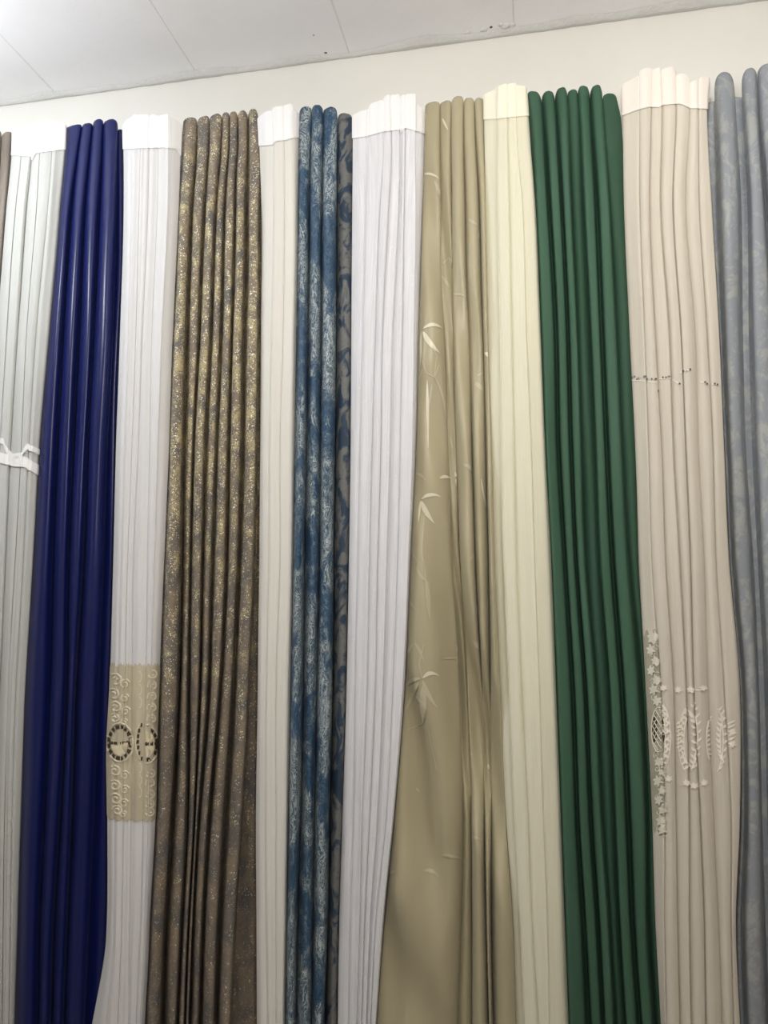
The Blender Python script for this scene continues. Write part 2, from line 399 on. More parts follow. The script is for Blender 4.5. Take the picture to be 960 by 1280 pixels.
# ---------------------------------------------------------------- curtains
class Curve1:
    """smooth interpolation of a measured fold line x(py), monotone cubic between the measured rows"""
    def __init__(s, ys, xs):
        s.y = np.array(ys, float); s.x = np.array(xs, float)
        h = np.diff(s.y); d = np.diff(s.x)/h
        m = np.zeros(len(s.x)); m[0] = d[0]; m[-1] = d[-1]
        for i in range(1, len(d)): m[i] = 0.5*(d[i-1]+d[i])
        s.m = m
    def __call__(s, q):
        if q <= s.y[0]: return s.x[0]+s.m[0]*0.3*(q-s.y[0])
        if q >= s.y[-1]: return s.x[-1]+s.m[-1]*0.6*(q-s.y[-1])*math.exp(-max(0, q-s.y[-1])/600)
        i = min(np.searchsorted(s.y, q)-1, len(s.y)-2) if q > s.y[0] else 0
        h = s.y[i+1]-s.y[i]; t = (q-s.y[i])/h
        return ((2*t**3-3*t**2+1)*s.x[i]+(t**3-2*t**2+t)*h*s.m[i]+(-2*t**3+3*t**2)*s.x[i+1]+(t**3-t**2)*h*s.m[i+1])

PER = 16        # columns per fold
class Sheet:
    """one hanging cloth: rows of constant height, columns running through every fold"""
    def __init__(s, lines, tops, depth, bulge=None, base=0.0, soft=None, skew=0.0, drape=0.0, deep=0.0, slot=0.0, notch=0.012, seed=0, zbot=0.05, power=0.8, rough=1.0, ripple=0.0, rows=150):
        ys = [l[0] for l in lines]; nb = len(lines[0][1])
        s.curves = [Curve1(ys, [l[1][j] for l in lines]) for j in range(nb)]
        nc = nb-1; s.nc = nc; s.nb = nb
        if soft:
            bulge = [b*soft for b in bulge]; depth = [depth[0]]+[d*soft for d in depth[1:-1]]+[depth[-1]]
        if not hasattr(depth, '__len__'): depth = [depth]*nb
        if bulge is None: bulge = [max(depth[j], depth[j+1]) for j in range(nc)]
        if not hasattr(notch, '__len__'): notch = [notch]*nb
        zr = []
        for i in range(nc):
            px = (lines[0][1][i]+lines[0][1][i+1])/2
            zr.append(at(px, tops[i], base-0.02)[2])
        s.zr = zr
        zbd = [zr[0]-notch[0]]+[min(zr[j-1], zr[j])-notch[j] for j in range(1, nc)]+[zr[-1]-notch[-1]]
        zref = min(zbd)-0.03; s.zref = zref
        zs = list(np.linspace(zbot, zref, rows)); s.nrow = rows+8
        angs = np.linspace(-math.pi/2, math.pi/2, PER+1)
        cols = []   # (cell, t, c)
        for i in range(nc):
            for k in range(PER+1):
                if i and k == 0: continue
                cols.append((i, (math.sin(angs[k])+1)/2, math.cos(angs[k])))
        ztop = []
        for (i, t, c) in cols:
            zb = zbd[i]*(1-t)+zbd[i+1]*t
            ztop.append(zb+(zr[i]-zb)*c**0.42 + 0.0012*noise.noise(Vector((i*3.1+t*5, seed, 0))))
        P = np.zeros((s.nrow, len(cols), 3))
        def bpoint(j, z, Y):
            X = 0.0
            for _ in range(4):
                px, py = proj((X, Y, z)); x2 = s.curves[j](py)
                q = at(x2, py, Y); X = q[0]
            return X
        for r in range(s.nrow):
            z0 = zs[r] if r < rows else None
            if z0 is None:
                f = (r-rows+1)/8.0
                zc = [zref+(zt-zref)*f for zt in ztop]
                zrow = zref+(max(zr)-zref)*f
            else: zc = None; zrow = z0
            Yb = []; Xb = []; Pb = []
            for j in range(nb):
                dj = depth[j]*(1+0.25*noise.noise(Vector((j*7.3, zrow*2.2, seed+1))))
                low = max(0.0, min(1.0, (max(zr)-zrow)/1.6))
                Y = base+dj+(deep*low if 0 < j < nb-1 else 0)
                xb = bpoint(j, zrow, Y); Yb.append(Y); Xb.append(xb); Pb.append(proj((xb, Y, zrow))[0])
            for ci, (i, t, c) in enumerate(cols):
                hf = 1-0.55*max(0.0, min(1.0, 1-(max(zr)-zrow)/0.30))
                bl = (hf+(deep*min(1.0, (max(zr)-zrow)/1.6)/max(bulge[i], 0.01) if bulge[i] > 0.02 else 0))*bulge[i]*(1+rough*0.18*noise.noise(Vector((i*5.7, zrow*3.0, seed+9))))
                # the front half of the fold leans slightly, as hanging cloth does
                lean = 0.10*rough*noise.noise(Vector((i*2.9, zrow*1.3, seed+4)))
                cc = c**(power if power < 1 else power+(0.75-power)*max(0.0, min(1.0, 1-(max(zr)-zrow)/0.5)))
                if slot and bulge[i] > 0.02:          # flat-fronted folds with narrow deep gaps between them
                    q = max(0.0, min(1.0, (c-0.46)/0.40)); q = 0.82*q*q*(3-2*q)+0.18*c
                    k = slot*max(0.25, min(1.0, (max(zr)-zrow)/0.35)); cc = cc*(1-k)+q*k
                Y = Yb[i]*(1-t)+Yb[i+1]*t - bl*cc
                X = Xb[i]*(1-t)+Xb[i+1]*t
                pyq = proj((X, Y, zrow))[1]
                X = at(Pb[i]*(1-t)+Pb[i+1]*t, pyq, Y)[0] + lean*(Xb[i+1]-Xb[i])*c*4*t*(1-t)
                Y += 0.0012*rough*noise.noise(Vector((X*60, zrow*4, seed)))
                if skew: X += skew*(1 if noise.noise(Vector((i*4.7, seed, 0.3))) > -0.1 else -0.7)*(Xb[i+1]-Xb[i])*c*4*t*(1-t)
                if drape: Y += drape*c*max(-0.15, noise.noise(Vector((X*11+zrow*2.5, zrow*2.2, seed+2))))*min(1, max(zr)-zrow)
                if ripple:
                    Y += ripple*c*math.sin(((i+t)*9.2+seed)+1.5*noise.noise(Vector((i, zrow*1.2, seed))))
                z = zc[ci] if zc else z0
                P[r, ci] = (X, Y, z)
        s.P = P; s.cols = cols
        s.U = np.concatenate([np.zeros((s.nrow, 1)), np.cumsum(np.linalg.norm(np.diff(P[:, :, :2], axis=1), axis=2), axis=1)], axis=1)
        s.U -= s.U[:, len(cols)//2][:, None]
        # outward normals (towards the room)
        du = np.gradient(P, axis=1); dv = np.gradient(P, axis=0)
        n = np.cross(du, dv); n /= np.linalg.norm(n, axis=2, keepdims=True)+1e-9
        s.Nn = n if n[:, :, 1].mean() < 0 else -n
    def patch(s, name, mat, parent, off=0.0, zlo=None, zhi=None, c0=0, c1=None, thick=0.0, res=1):
        """mesh of (part of) the cloth; zlo/zhi: numbers or functions of (column position 0..1, u)"""
        c1 = s.P.shape[1] if c1 is None else c1
        colz = s.P[:, :, 2]
        rows = s.nrow if zlo is None else max(3, int(res))
        V = []; UV = []
        for r in range(rows):
            for c in range(c0, c1):
                if zlo is None: p = s.P[r, c]; n = s.Nn[r, c]; uu = s.U[r, c]
                else:
                    lo = zlo(c) if callable(zlo) else zlo
                    hi = zhi(c) if callable(zhi) else (zhi if zhi is not None else colz[-1, c])
                    z = lo+(hi-lo)*r/(rows-1)
                    zz = colz[:, c]; k = int(np.clip(np.searchsorted(zz, z)-1, 0, s.nrow-2))
                    f = (z-zz[k])/max(1e-6, zz[k+1]-zz[k]); f = min(max(f, 0), 1)
                    p = s.P[k, c]*(1-f)+s.P[k+1, c]*f; n = s.Nn[k, c]*(1-f)+s.Nn[k+1, c]*f; uu = s.U[k, c]
                V.append(tuple(p+n*off)); UV.append((uu, p[2]))
        w = c1-c0
        F = [(r*w+c, r*w+c+1, (r+1)*w+c+1, (r+1)*w+c) for r in range(rows-1) for c in range(w-1)]
        me = bpy.data.meshes.new(name); me.from_pydata(V, [], F); me.update()
        uv = me.uv_layers.new(name='UVMap')
        idx = np.zeros(len(me.loops), dtype=np.int32); me.loops.foreach_get('vertex_index', idx)
        uv.data.foreach_set('uv', np.array(UV)[idx].ravel())
        o = link(name, me, mat)
        if thick:
            sm = o.modifiers.new('thickness', 'SOLIDIFY'); sm.thickness = thick; sm.offset = -1
            # face order makes +normal point to the room
        adopt(o, parent)
        return o
    def tree(s):
        if not hasattr(s, '_t'):
            w = s.P.shape[1]; V = [tuple(p) for p in s.P.reshape(-1, 3)]
            F = [(r*w+c, r*w+c+1, (r+1)*w+c+1, (r+1)*w+c) for r in range(s.nrow-1) for c in range(w-1)]
            s._t = BVHTree.FromPolygons(V, F)
        return s._t
    def hit(s, px, py, off=0.0012):
        d = _f*FPX + _r*(px-480.0) + _u*(640.0-py); d = Vector(d).normalized()
        loc, n, i, dist = s.tree().ray_cast(Vector(CAM), d)
        if loc is None: return None
        if n.dot(d) > 0: n = -n
        if -n.dot(d) < 0.12: return None
        return loc+n*off

class Decals:
    """stitched or woven motifs laid on the cloth as real raised geometry"""
    def __init__(s, sheet): s.sh = sheet; s.V = []; s.F = []; s.cuts = []
    def quadstrip(s, rows, off):
        s.cuts.append(len(s.F))
        prev = None; prevp = None
        for row in rows:
            pts = [s.sh.hit(x, y, off) for x, y in row]
            if any(p is None for p in pts): prev = None; s.cuts.append(len(s.F)); continue
            if max((pts[i]-pts[i+1]).length for i in range(len(pts)-1)) > 0.020: prev = None; s.cuts.append(len(s.F)); continue
            ids = list(range(len(s.V), len(s.V)+len(pts))); s.V += [tuple(p) for p in pts]
            if prev and (Vector(s.V[prev[0]])-pts[0]).length < 0.03:
                for i in range(len(ids)-1): s.F.append((prev[i], prev[i+1], ids[i+1], ids[i]))
            else: s.cuts.append(len(s.F))
            prev = ids
    def line(s, pts, w, off=0.0016, step=1.6):
        s.cuts.append(len(s.F))
        pts = resample(pts, step); rows = []
        for i, (x, y) in enumerate(pts):
            a = pts[max(0, i-1)]; b = pts[min(len(pts)-1, i+1)]
            tx, ty = b[0]-a[0], b[1]-a[1]; L = math.hypot(tx, ty) or 1
            nx, ny = -ty/L*w/2, tx/L*w/2
            rows.append([(x-nx, y-ny), (x, y), (x+nx, y+ny)])
        # the middle of the cord stands proud
        prev = None
        for row in rows:
            q = [s.sh.hit(*row[0], 0.0006), s.sh.hit(*row[1], off), s.sh.hit(*row[2], 0.0006)]
            if any(p is None for p in q) or (q[0]-q[2]).length > 0.012: prev = None; continue
            ids = list(range(len(s.V), len(s.V)+3)); s.V += [tuple(p) for p in q]
            if prev and (Vector(s.V[prev[1]])-q[1]).length < 0.02:
                for i in range(2): s.F.append((prev[i], prev[i+1], ids[i+1], ids[i]))
            prev = ids
    def leaf(s, p0, p1, w, bend=0.0, off=0.0012, n=12):
        (x0, y0), (x1, y1) = p0, p1; dx, dy = x1-x0, y1-y0; L = math.hypot(dx, dy); nx, ny = -dy/L, dx/L
        rows = []
        for i in range(n+1):
            t = i/n; b = bend*4*t*(1-t); k = w/2*(math.sin(math.pi*t**0.75)**0.9)+0.15
            cx, cy = x0+dx*t+nx*b, y0+dy*t+ny*b
            rows.append([(cx-nx*k, cy-ny*k), (cx, cy), (cx+nx*k, cy+ny*k)])
        s.quadstrip(rows, off)
    def disc(s, cx, cy, rx, ry, off=0.0012, a0=0, a1=2*math.pi, r0=0.0, n=20):
        rows = []
        for i in range(n+1):
            a = a0+(a1-a0)*i/n
            rows.append([(cx+rx*k*math.cos(a), cy+ry*k*math.sin(a)) for k in (r0, (r0+1)/2, 1)])
        s.quadstrip(rows, off)
    def poly(s, pts, off=0.0012):
        q = [s.sh.hit(x, y, off) for x, y in pts]
        if any(p is None for p in q): return
        if max((q[i]-q[i-1]).length for i in range(len(q))) > 0.03: return
        ids = list(range(len(s.V), len(s.V)+len(q))); s.V += [tuple(p) for p in q]; s.F.append(tuple(ids))
    def build(s, name, mat, parent, stuff=False, pieces=False, label=None):
        if not s.F: return None
        if pieces:
            cuts = sorted(set(s.cuts+[len(s.F)]))
            for a, b in zip(cuts, cuts[1:]):
                fs = s.F[a:b]; ids = sorted({i for f in fs for i in f}); mp = {i: k for k, i in enumerate(ids)}
                o = mesh_from(name, [s.V[i] for i in ids], [tuple(mp[i] for i in f) for f in fs], mat); adopt(o, parent)
                if label: o['label'] = label
            return o
        o = mesh_from(name, s.V, s.F, mat); adopt(o, parent)
        if stuff: o['kind'] = 'stuff'
        return o
def resample(pts, step):
    out = [pts[0]]
    for a, b in zip(pts, pts[1:]):
        L = math.hypot(b[0]-a[0], b[1]-a[1]); n = max(1, int(L/step))
        for i in range(1, n+1): out.append((a[0]+(b[0]-a[0])*i/n, a[1]+(b[1]-a[1])*i/n))
    return out
def arc(cx, cy, rx, ry, a0, a1, n=16):
    return [(cx+rx*math.cos(math.radians(a0+(a1-a0)*i/n)), cy+ry*math.sin(math.radians(a0+(a1-a0)*i/n))) for i in range(n+1)]
def spiral(cx, cy, r, turns=1.3, a0=0, hand=1, sq=1.0, n=26):
    return [(cx+sq*r*(1-0.75*i/n)*math.cos(math.radians(a0)+hand*2*math.pi*turns*i/n), cy+r*(1-0.75*i/n)*math.sin(math.radians(a0)+hand*2*math.pi*turns*i/n)) for i in range(n+1)]

def curtain(name, label, sheet, mat, thick=0.0, group=None, fabric='fabric_panel'):
    P = sheet.P
    cx = P[:, :, 0].mean(); cy = P[:, :, 1].mean(); z = P[0, 0, 2]
    t = empty(name, (cx, cy, z), label, 'curtain', group)
    sheet.patch(fabric, mat, t, thick=thick)
    return t
def header(sheet, parent, mat, pyl, name='header_tape', off=0.0022):
    """stiff tape inside the head of a sheer; pyl: list of (px, py) of its lower edge"""
    xs = [p[0] for p in pyl]; ysx = [p[1] for p in pyl]
    def zlo(c):
        i, t, cc = sheet.cols[c]
        p = sheet.P[sheet.nrow-10, c]; px, py = proj(p)
        q = np.interp(px, xs, ysx)
        return at(px, q, p[1])[2]
    return sheet.patch(name, mat, parent, off=off, zlo=zlo, res=14)

RB = 0.02      # how far in front of the hanging line the ridges stand
T = {}
# 0 ------ taupe curtain cut by the left edge
s0 = Sheet([(152, [-34, -14, 3, 17]), (260, [-40, -20, -3, 9]), (420, [-52, -33, -15, -2]), (700, [-66, -48, -30, -17]), (1280, [-88, -70, -50, -36])],
           [148, 150, 153], 0.03, base=0.02, seed=1)
T[0] = curtain('curtain', 'dark taupe curtain just showing at the far left edge', s0, M['taupe'], 0.0012)
# 1 ------ white voile with shiny band
s1 = Sheet([(150, [16, 28, 41, 52, 66, 82.5]), (190, [15, 27, 40, 50, 65, 81]), (260, [8, 20, 33, 46, 60, 75]), (420, [-4, 8, 22, 33, 45, 61]), (560, [-14, 0, 13, 27, 36, 49]),
            (720, [-22, -8, 6, 18, 28, 40]), (860, [-30, -14, 0, 10, 20, 31.5]), (1020, [-36, -20, -5, 6, 15, 26]), (1280, [-40, -24, -9, 3, 11, 18])],
           [150, 149, 146, 145, 144], [0.02, 0.008, 0.022, 0.008, 0.008, 0.02], [0.02, 0.018, 0.018, 0.018, 0.02], base=0.005, notch=[.004, .002, .010, .002, .002, .006], seed=2, ripple=0.0018, soft=0.55, skew=0.22)
T[1] = curtain('sheer_curtain', 'white voile sheer with a shiny horizontal ribbon, leftmost of the sheers', s1, M['voile_cool'])
header(s1, T[1], M['tape_white'], [(-40, 194), (14, 194), (38, 196), (42, 201), (46, 192), (82, 187)])
def ribbon(sheet, parent, pts, w, name, mat):
    xs = [p[0] for p in pts]; ysx = [p[1] for p in pts]
    def mk(sg):
        def f(c):
            k = int(np.argmin(abs(sheet.P[:, c, 2]-at(20, 570, 0)[2]))); p = sheet.P[k, c]; px, _ = proj(p)
            return at(px, np.interp(px, xs, ysx)+sg*w/2, p[1])[2]
        return f
    return sheet.patch(name, mat, parent, off=0.003, zlo=mk(1), zhi=mk(-1), res=6)
ribbon(s1, T[1], [(-50, 540), (-10, 548), (4, 552), (10, 566), (18, 571), (28, 569), (33, 558), (50, 566)], 7, 'satin_ribbon', M['ribbon'])
ribbon(s1, T[1], [(-50, 562), (0, 572), (20, 577), (30, 577), (36, 580), (50, 589)], 13, 'satin_ribbon', M['ribbon'])
d = Decals(s1)
for k in range(5):
    d.line(arc(2+k*0.5, 985+k*16, 16-k, 12, -60, 70), 2.2); d.line(arc(-2, 1060+k*22, 18, 16, -50, 60), 1.5)
d.build('scroll_embroidery', M['voile_cool'], T[1], True)
# 2 ------ royal blue satin
s2 = Sheet([(145, [82, 104, 117, 130, 148, 154]), (260, [75, 90, 107, 125, 146, 155]), (420, [61, 79, 99, 117, 141, 150]), (560, [49, 72, 92, 110, 134, 145]), (720, [40, 66, 86, 104, 129, 141]),
            (860, [31, 63, 84, 95, 124, 137]), (1020, [26, 56, 76, 90, 118, 134.5]), (1150, [22, 50, 68, 85, 112, 134]), (1280, [18, 48, 64, 80, 106, 128])],
           [146, 144, 139, 139, 147], [0.03, 0.022, 0.024, 0.024, 0.028, 0.035], [0.030, 0.030, 0.030, 0.034, 0.010], base=0.016, notch=[.003, .003, .005, .008, .006, .004], seed=3, power=1.35, deep=0.012)
T[2] = curtain('curtain', 'royal blue satin curtain hanging between two white sheers', s2, M['royal'], 0.0012)
# 3 ------ white sheer with beige lace band
s3 = Sheet([(145, [154, 165, 177, 187, 198, 211, 227]), (260, [154.5, 164, 174, 185, 197, 211, 223.5]), (420, [150, 160, 170, 178, 190, 203, 216]), (560, [145, 155, 165, 173, 187, 198, 211.5]),
            (720, [141, 150, 159, 166, 184, 193, 204.5]), (860, [137, 146, 156, 165, 182, 189, 199]), (930, [133.5, 143, 154, 165, 180, 188, 196.5]), (1020, [134, 143, 154, 164, 179, 186, 194.5]),
            (1150, [133.5, 142, 152, 162, 176, 181, 187.5]), (1190, [131, 141, 151, 161.5, 174, 180, 186]), (1280, [115, 132, 147, 161, 170, 175, 181])],
           [141, 138, 137, 136.5, 137, 139], [0.03, 0.005, 0.006, 0.015, 0.022, 0.006, 0.03], [0.022, 0.022, 0.021, 0.020, 0.023, 0.022], base=0.0, notch=[.004, .003, .002, .004, .003, .003, .018], seed=4, ripple=0.0015, soft=0.30, skew=0.12)
T[3] = curtain('sheer_curtain', 'bright white sheer with a beige cutwork lace band, between royal blue and brown curtains', s3, M['voile_white'])
header(s3, T[3], M['tape_white'], [(150, 187), (178, 186), (205, 185), (220, 187), (224, 194), (228, 196)])
ZL0, ZL1 = at(165, 1022, 0)[2], at(165, 836, 0)[2]
def lace_top(c):
    i, t, cc = s3.cols[c]; return ZL1+0.012*cc+0.004*math.sin(c*1.9)
LB = s3.patch('lace_band', M['lace'], T[3], off=0.0012, zlo=lambda c: ZL0-0.008*s3.cols[c][2], zhi=lace_top, res=60)
scr = Decals(s3); md = Decals(s3); ho = Decals(s3)
for (cx0, cx1, yy, r) in [(143, 160, 850, 8), (141, 160, 868, 7), (143, 161, 884, 7), (142, 159, 898, 6), (142, 160, 964, 7), (142, 160, 982, 7), (143, 159, 999, 7), (145, 158, 1013, 6)]:
    scr.line(spiral(cx0+2, yy, r*1.1, 1.4, 200, 1), 2.8, 0.0036); scr.line(spiral(cx1-4, yy+5, r*0.85, 1.3, -20, -1), 2.5, 0.0036)
for yy in (842, 857, 871, 885, 899, 966, 979, 992, 1004, 1014):
    scr.line(spiral(191-(yy-840)*0.02, yy, 6.5, 1.4, 160, 1 if yy % 2 else -1, 0.9), 2.6, 0.0036)
for yy in (846, 862, 878, 960, 975, 990):
    scr.line(arc(173, yy, 4, 7, -80, 80), 1.4, 0.0030)
def medal(cx, cy, rx, ry, a0=0, a1=360):
    md.disc(cx, cy, rx*0.68, ry*0.72, 0.003, math.radians(max(a0, -170)), math.radians(a1 if a1 < 360 else 190), n=24)
    scr.line(arc(cx, cy, rx*1.03, ry*1.05, a0, a1, 40), 2.2, 0.0044)
    n = 16
    for k in range(n):
        a = 360*k/n; 
        if a0 != 0 or a1 != 360:
            aa = (a+180) % 360-180
            if not (a0 <= aa <= a1-12): continue
        A, B = math.radians(a+3), math.radians(a+18)
        ho.poly([(cx+rx*.74*math.cos(A), cy+ry*.76*math.sin(A)), (cx+rx*.95*math.cos(A), cy+ry*.96*math.sin(A)), (cx+rx*.95*math.cos(B), cy+ry*.96*math.sin(B)), (cx+rx*.74*math.cos(B), cy+ry*.76*math.sin(B))], 0.0036)
medal(150.5, 928, 15.5, 23); medal(183, 930, 13.5, 23, -88, 88)
scr.line(arc(179, 927, 9, 24, 110, 250, 30), 1.8, 0.0040)
for k in range(7):
    y = 906+k*7; x = 179-9*math.sqrt(max(0, 1-((y-927)/24)**2))
    ho.poly([(x+1.4, y-2.2), (x+4, y-2.6), (x+3.6, y+2.2), (x+1.2, y+2.4)], 0.0036)
for x in (141, 146, 152, 157, 161): ho.poly([(x-2.2, 927.5-(abs(x-151)*.18)), (x+1.6, 927.5-abs(x-151)*.1), (x+1.6, 930), (x-2.2, 930)], 0.0042)
for x in (184, 188, 193): ho.poly([(x-1.6, 928), (x+2, 927), (x+2, 932), (x-1.6, 931)], 0.0042)
scr.build('scroll_embroidery', M['lace_scroll'], LB, True); md.build('lace_medallion', M['lace_leaf'], LB, pieces=True); ho.build('cutwork_opening', M['lace_hole'], LB, True)
# 4 ------ brown and gold brocade
s4 = Sheet([(133, [230, 247, 262.5, 278, 287, 297, 310, 323, 324]), (190, [227, 245.5, 261, 276, 286, 297, 309.5, 325.5, 327]), (215, [226, 244, 259, 274, 284, 295, 309, 328, 328.6]), (260, [223, 240, 256, 270, 281, 294, 308, 325.5, 327]),
            (360, [219, 236, 251, 266, 278, 292, 307, 325, 326.5]), (420, [216, 234, 249, 264, 276, 290, 305, 324.5, 326]), (560, [211, 230, 242, 257, 271, 286, 303, 322.5, 325]), (720, [204.5, 228, 238, 253, 265, 283, 298, 319, 324]),
            (860, [199, 225, 236, 250, 261, 275, 292, 313, 322]), (1020, [194.5, 216, 235, 243, 248, 261, 282, 304, 321]), (1150, [187.5, 208, 228, 236, 241, 254, 274, 296, 322]), (1280, [181, 203, 222, 231, 236, 250, 270, 290, 323])],
           [136, 135, 134, 130.5, 129.5, 128.5, 125.5, 138], [0.03, 0.032, 0.026, 0.022, 0.026, 0.028, 0.034, 0.034, 0.050], [0.040, 0.036, 0.038, 0.030, 0.036, 0.042, 0.044, 0.004], base=0.020,
           notch=[.008, .013, .013, .010, .010, .012, .015, .02, .0], seed=5, rough=1.4, power=1.2, deep=0.03, slot=0.5)
T[4] = curtain('curtain', 'brown taupe brocade curtain speckled with gold glitter', s4, M['brocade'], 0.0012)
# 5 ------ ivory sheer
s5 = Sheet([(130, [322, 341, 355, 366, 375]), (260, [326.5, 342, 356, 369, 373]), (420, [326, 339, 354, 367, 370.5]), (560, [325, 336, 350, 365, 368.5]), (700, [324, 335, 350, 364, 366]),
            (860, [322, 332, 345, 360, 363]), (1020, [320, 331, 345, 358, 360]), (1150, [320.5, 332, 345, 356, 358.5]), (1280, [321, 334, 345, 354, 356.5])],
           [131, 127, 124, 128], [0.03, 0.010, 0.008, 0.010, 0.035], [0.022, 0.020, 0.020, 0.006], base=0.0, notch=[.004, .004, .003, .004, .006], seed=6, ripple=0.001, soft=0.40, skew=0.15)
T[5] = curtain('sheer_curtain', 'narrow ivory sheer with white header, beside the marbled blue curtain', s5, M['voile_ivory'])
header(s5, T[5], M['tape_white'], [(320, 183), (341, 182), (345, 177), (356, 176), (367, 173), (375, 172)])
# 6 ------ marbled blue jacquard
s6 = Sheet([(125, [375, 389.5, 404, 422, 440]), (145, [374, 389.3, 403.8, 422, 441.5]), (260, [372, 386.5, 402, 421, 440.5]), (420, [370, 385, 401, 420.5, 439.5]), (560, [368, 383, 400, 419, 438.5]), (700, [366, 381, 399, 417.5, 436.5]),
            (860, [363, 379, 396, 416, 433.5]), (1020, [360, 376, 393, 412.5, 428.5]), (1150, [358, 372, 391, 410.5, 424.5]), (1280, [356, 370, 389, 406, 422])],
           [122, 119.5, 120.5, 125], [0.03, 0.030, 0.030, 0.038, 0.045], [0.034, 0.034, 0.036, 0.024], base=0.004, notch=[.012, .012, .012, .02, .028], seed=7, rough=1.2, power=1.1, deep=0.02)
cx = s6.P[:, :, 0].mean()
T[6] = empty('curtain', (cx, 0, 0.05), 'blue curtain woven with pale marbled swirls and a grey turned edge', 'curtain')
cut = 3*PER+1
s6.patch('fabric_panel', M['swirl'], T[6], c1=cut, thick=0.0012)
s6.patch('turned_edge', M['swirl_back'], T[6], c0=cut-1, thick=0.0012)['label'] = 'grey reverse side with dark blotches'
# 7 ------ silver white sheer with sparkles
s7 = Sheet([(118, [441, 462, 480, 488, 499, 506, 520, 531]), (200, [440.8, 459.5, 479, 489, 500, 506, 520, 530.5]), (260, [440.3, 457.5, 475, 486, 499, 505, 521, 528]), (420, [439, 453.5, 469, 478, 491, 503, 519, 523.5]), (560, [438, 450, 465, 476, 488, 500, 517, 520]),
            (700, [436, 447, 462, 472, 484, 497, 511.5, 513.5]), (860, [433, 444, 459, 469, 479, 491, 504.5, 506]), (1020, [428, 442, 453, 462, 472, 483, 492, 493]), (1150, [424, 438, 450, 456, 463, 470, 479, 480]), (1280, [422, 436, 446, 452, 458, 463, 469.5, 470.5])],
           [127, 119, 113, 111.5, 112, 110, 120], [0.03, 0.022, 0.010, 0.010, 0.016, 0.010, 0.020, 0.05], [0.016, 0.020, 0.022, 0.022, 0.020, 0.024, 0.008], base=-0.004, notch=[.004, .004, .003, .004, .003, .002, .004, .01], seed=8, ripple=0.0018, soft=0.55, skew=0.22)
T[7] = curtain('sheer_curtain', 'cool silvery white sheer dotted with tiny sparkles, left of the khaki satin', s7, M['voile_silver'])
header(s7, T[7], M['tape_white'], [(438, 174), (460, 171), (463, 170), (480, 165), (500, 163), (501, 168), (506, 160), (531, 168)])
# 8 ------ khaki satin with bamboo
s8 = Sheet([(112, [532, 550, 564.5, 579.5, 592.5, 605.5]), (180, [530, 550, 564, 579.5, 594.5, 605.5]), (260, [528, 551, 565, 581.5, 599, 607.5]), (360, [525, 552, 565, 583, 602, 609.5]), (420, [523, 555, 566, 586, 604, 610.5]), (560, [520, 560.5, 570, 590, 607, 615]),
            (700, [513, 566, 575, 594, 610.5, 618.5]), (860, [506, 574.5, 584, 602, 612.5, 626]), (1020, [493, 579, 589, 605, 614, 633]), (1150, [480, 576.5, 590, 608, 614, 642]), (1280, [470, 572, 590, 611, 617, 646])],
           [114, 112, 108.5, 110, 109.5], [0.035, 0.030, 0.030, 0.028, 0.030, 0.035], [0.030, 0.0195, 0.032, 0.028, 0.030], base=0.014, notch=[.006, .012, .012, .012, .012, .01], seed=9, rough=1.6, power=0.7, drape=0.08, deep=0.03)
T[8] = curtain('curtain', 'khaki satin curtain woven with pale bamboo leaves', s8, M['khaki'], 0.0012)
br = Decals(s8); dm = Decals(s8); st = Decals(s8)
for p0, p1, w, b in [((529, 411), (553, 411), 4.5, -5), ((529, 414), (549, 441), 6, 2), ((527, 624), (551, 621), 4.5, -4), ((527, 626), (543, 654), 6, 2), ((549, 598), (564, 598), 4, -2),
                     ((527, 414), (526, 455), 2.4, 0), ((534, 475), (535, 560), 3.0, 0), ((526, 626), (523, 652), 2.2, 0), ((529, 218), (549, 224), 3, -3), ((569, 590), (572, 612), 2.5, 0),
                     ((528, 848), (549, 845), 5, -5), ((605, 432), (609, 446), 4, 0), ((601, 598), (610, 645), 1.5, 1), ((553, 148), (560, 163), 2.5, 0), ((610, 955), (612, 962), 3, 0)]:
    br.leaf(p0, p1, w, b)
for p0, p1, w, b in [((528, 850), (547, 885), 5, 2), ((526, 848), (506, 860), 4.5, 3), ((524, 852), (507, 888), 4, 0), ((529, 856), (529, 905), 8, 0), ((540, 480), (534, 520), 2, 0), ((543, 470), (556, 520), 2.5, -3),
                     ((517, 803), (508, 826), 3, 1), ((519, 803), (530, 828), 3, -1), ((520, 592), (532, 600), 3, -2), ((595, 478), (603, 488), 5, 0), ((596, 470), (604, 466), 2, 0), ((580, 580), (590, 590), 4, -1),
                     ((586, 274), (597, 282), 3, 0), ((562, 322), (566, 336), 3, 0), ((553, 1068), (577, 1073), 4, 0), ((529, 1088), (549, 1096), 5, -3), ((521, 707), (537, 730), 2.5, 3), ((533, 725), (537, 775), 5, 0),
                     ((511, 750), (520, 762), 2.5, 0), ((520, 985), (525, 990), 2, 0), ((495, 965), (502, 985), 2.5, 2), ((487, 1092), (495, 1088), 3, 0), ((554, 823), (572, 822), 2.5, 0), ((570, 805), (573, 842), 2.5, 0),
                     ((543, 226), (552, 255), 3, -1), ((552, 345), (563, 360), 3.5, 0), ((553, 330), (562, 322), 2, 0), ((566, 368), (584, 372), 2.5, -2), ((600, 285), (596, 300), 2, 0), ((588, 1045), (601, 1049), 3, 0),
                     ((562, 545), (566, 562), 2.5, 0), ((588, 700), (592, 690), 2, 0), ((592, 800), (598, 812), 3.5, 0), ((590, 945), (584, 930), 2, 0), ((521, 870), (533, 880), 5, 1), ((508, 590), (513, 604), 2, 0), ((509, 620), (516, 648), 2, 0)]:
    dm.leaf(p0, p1, w, b)
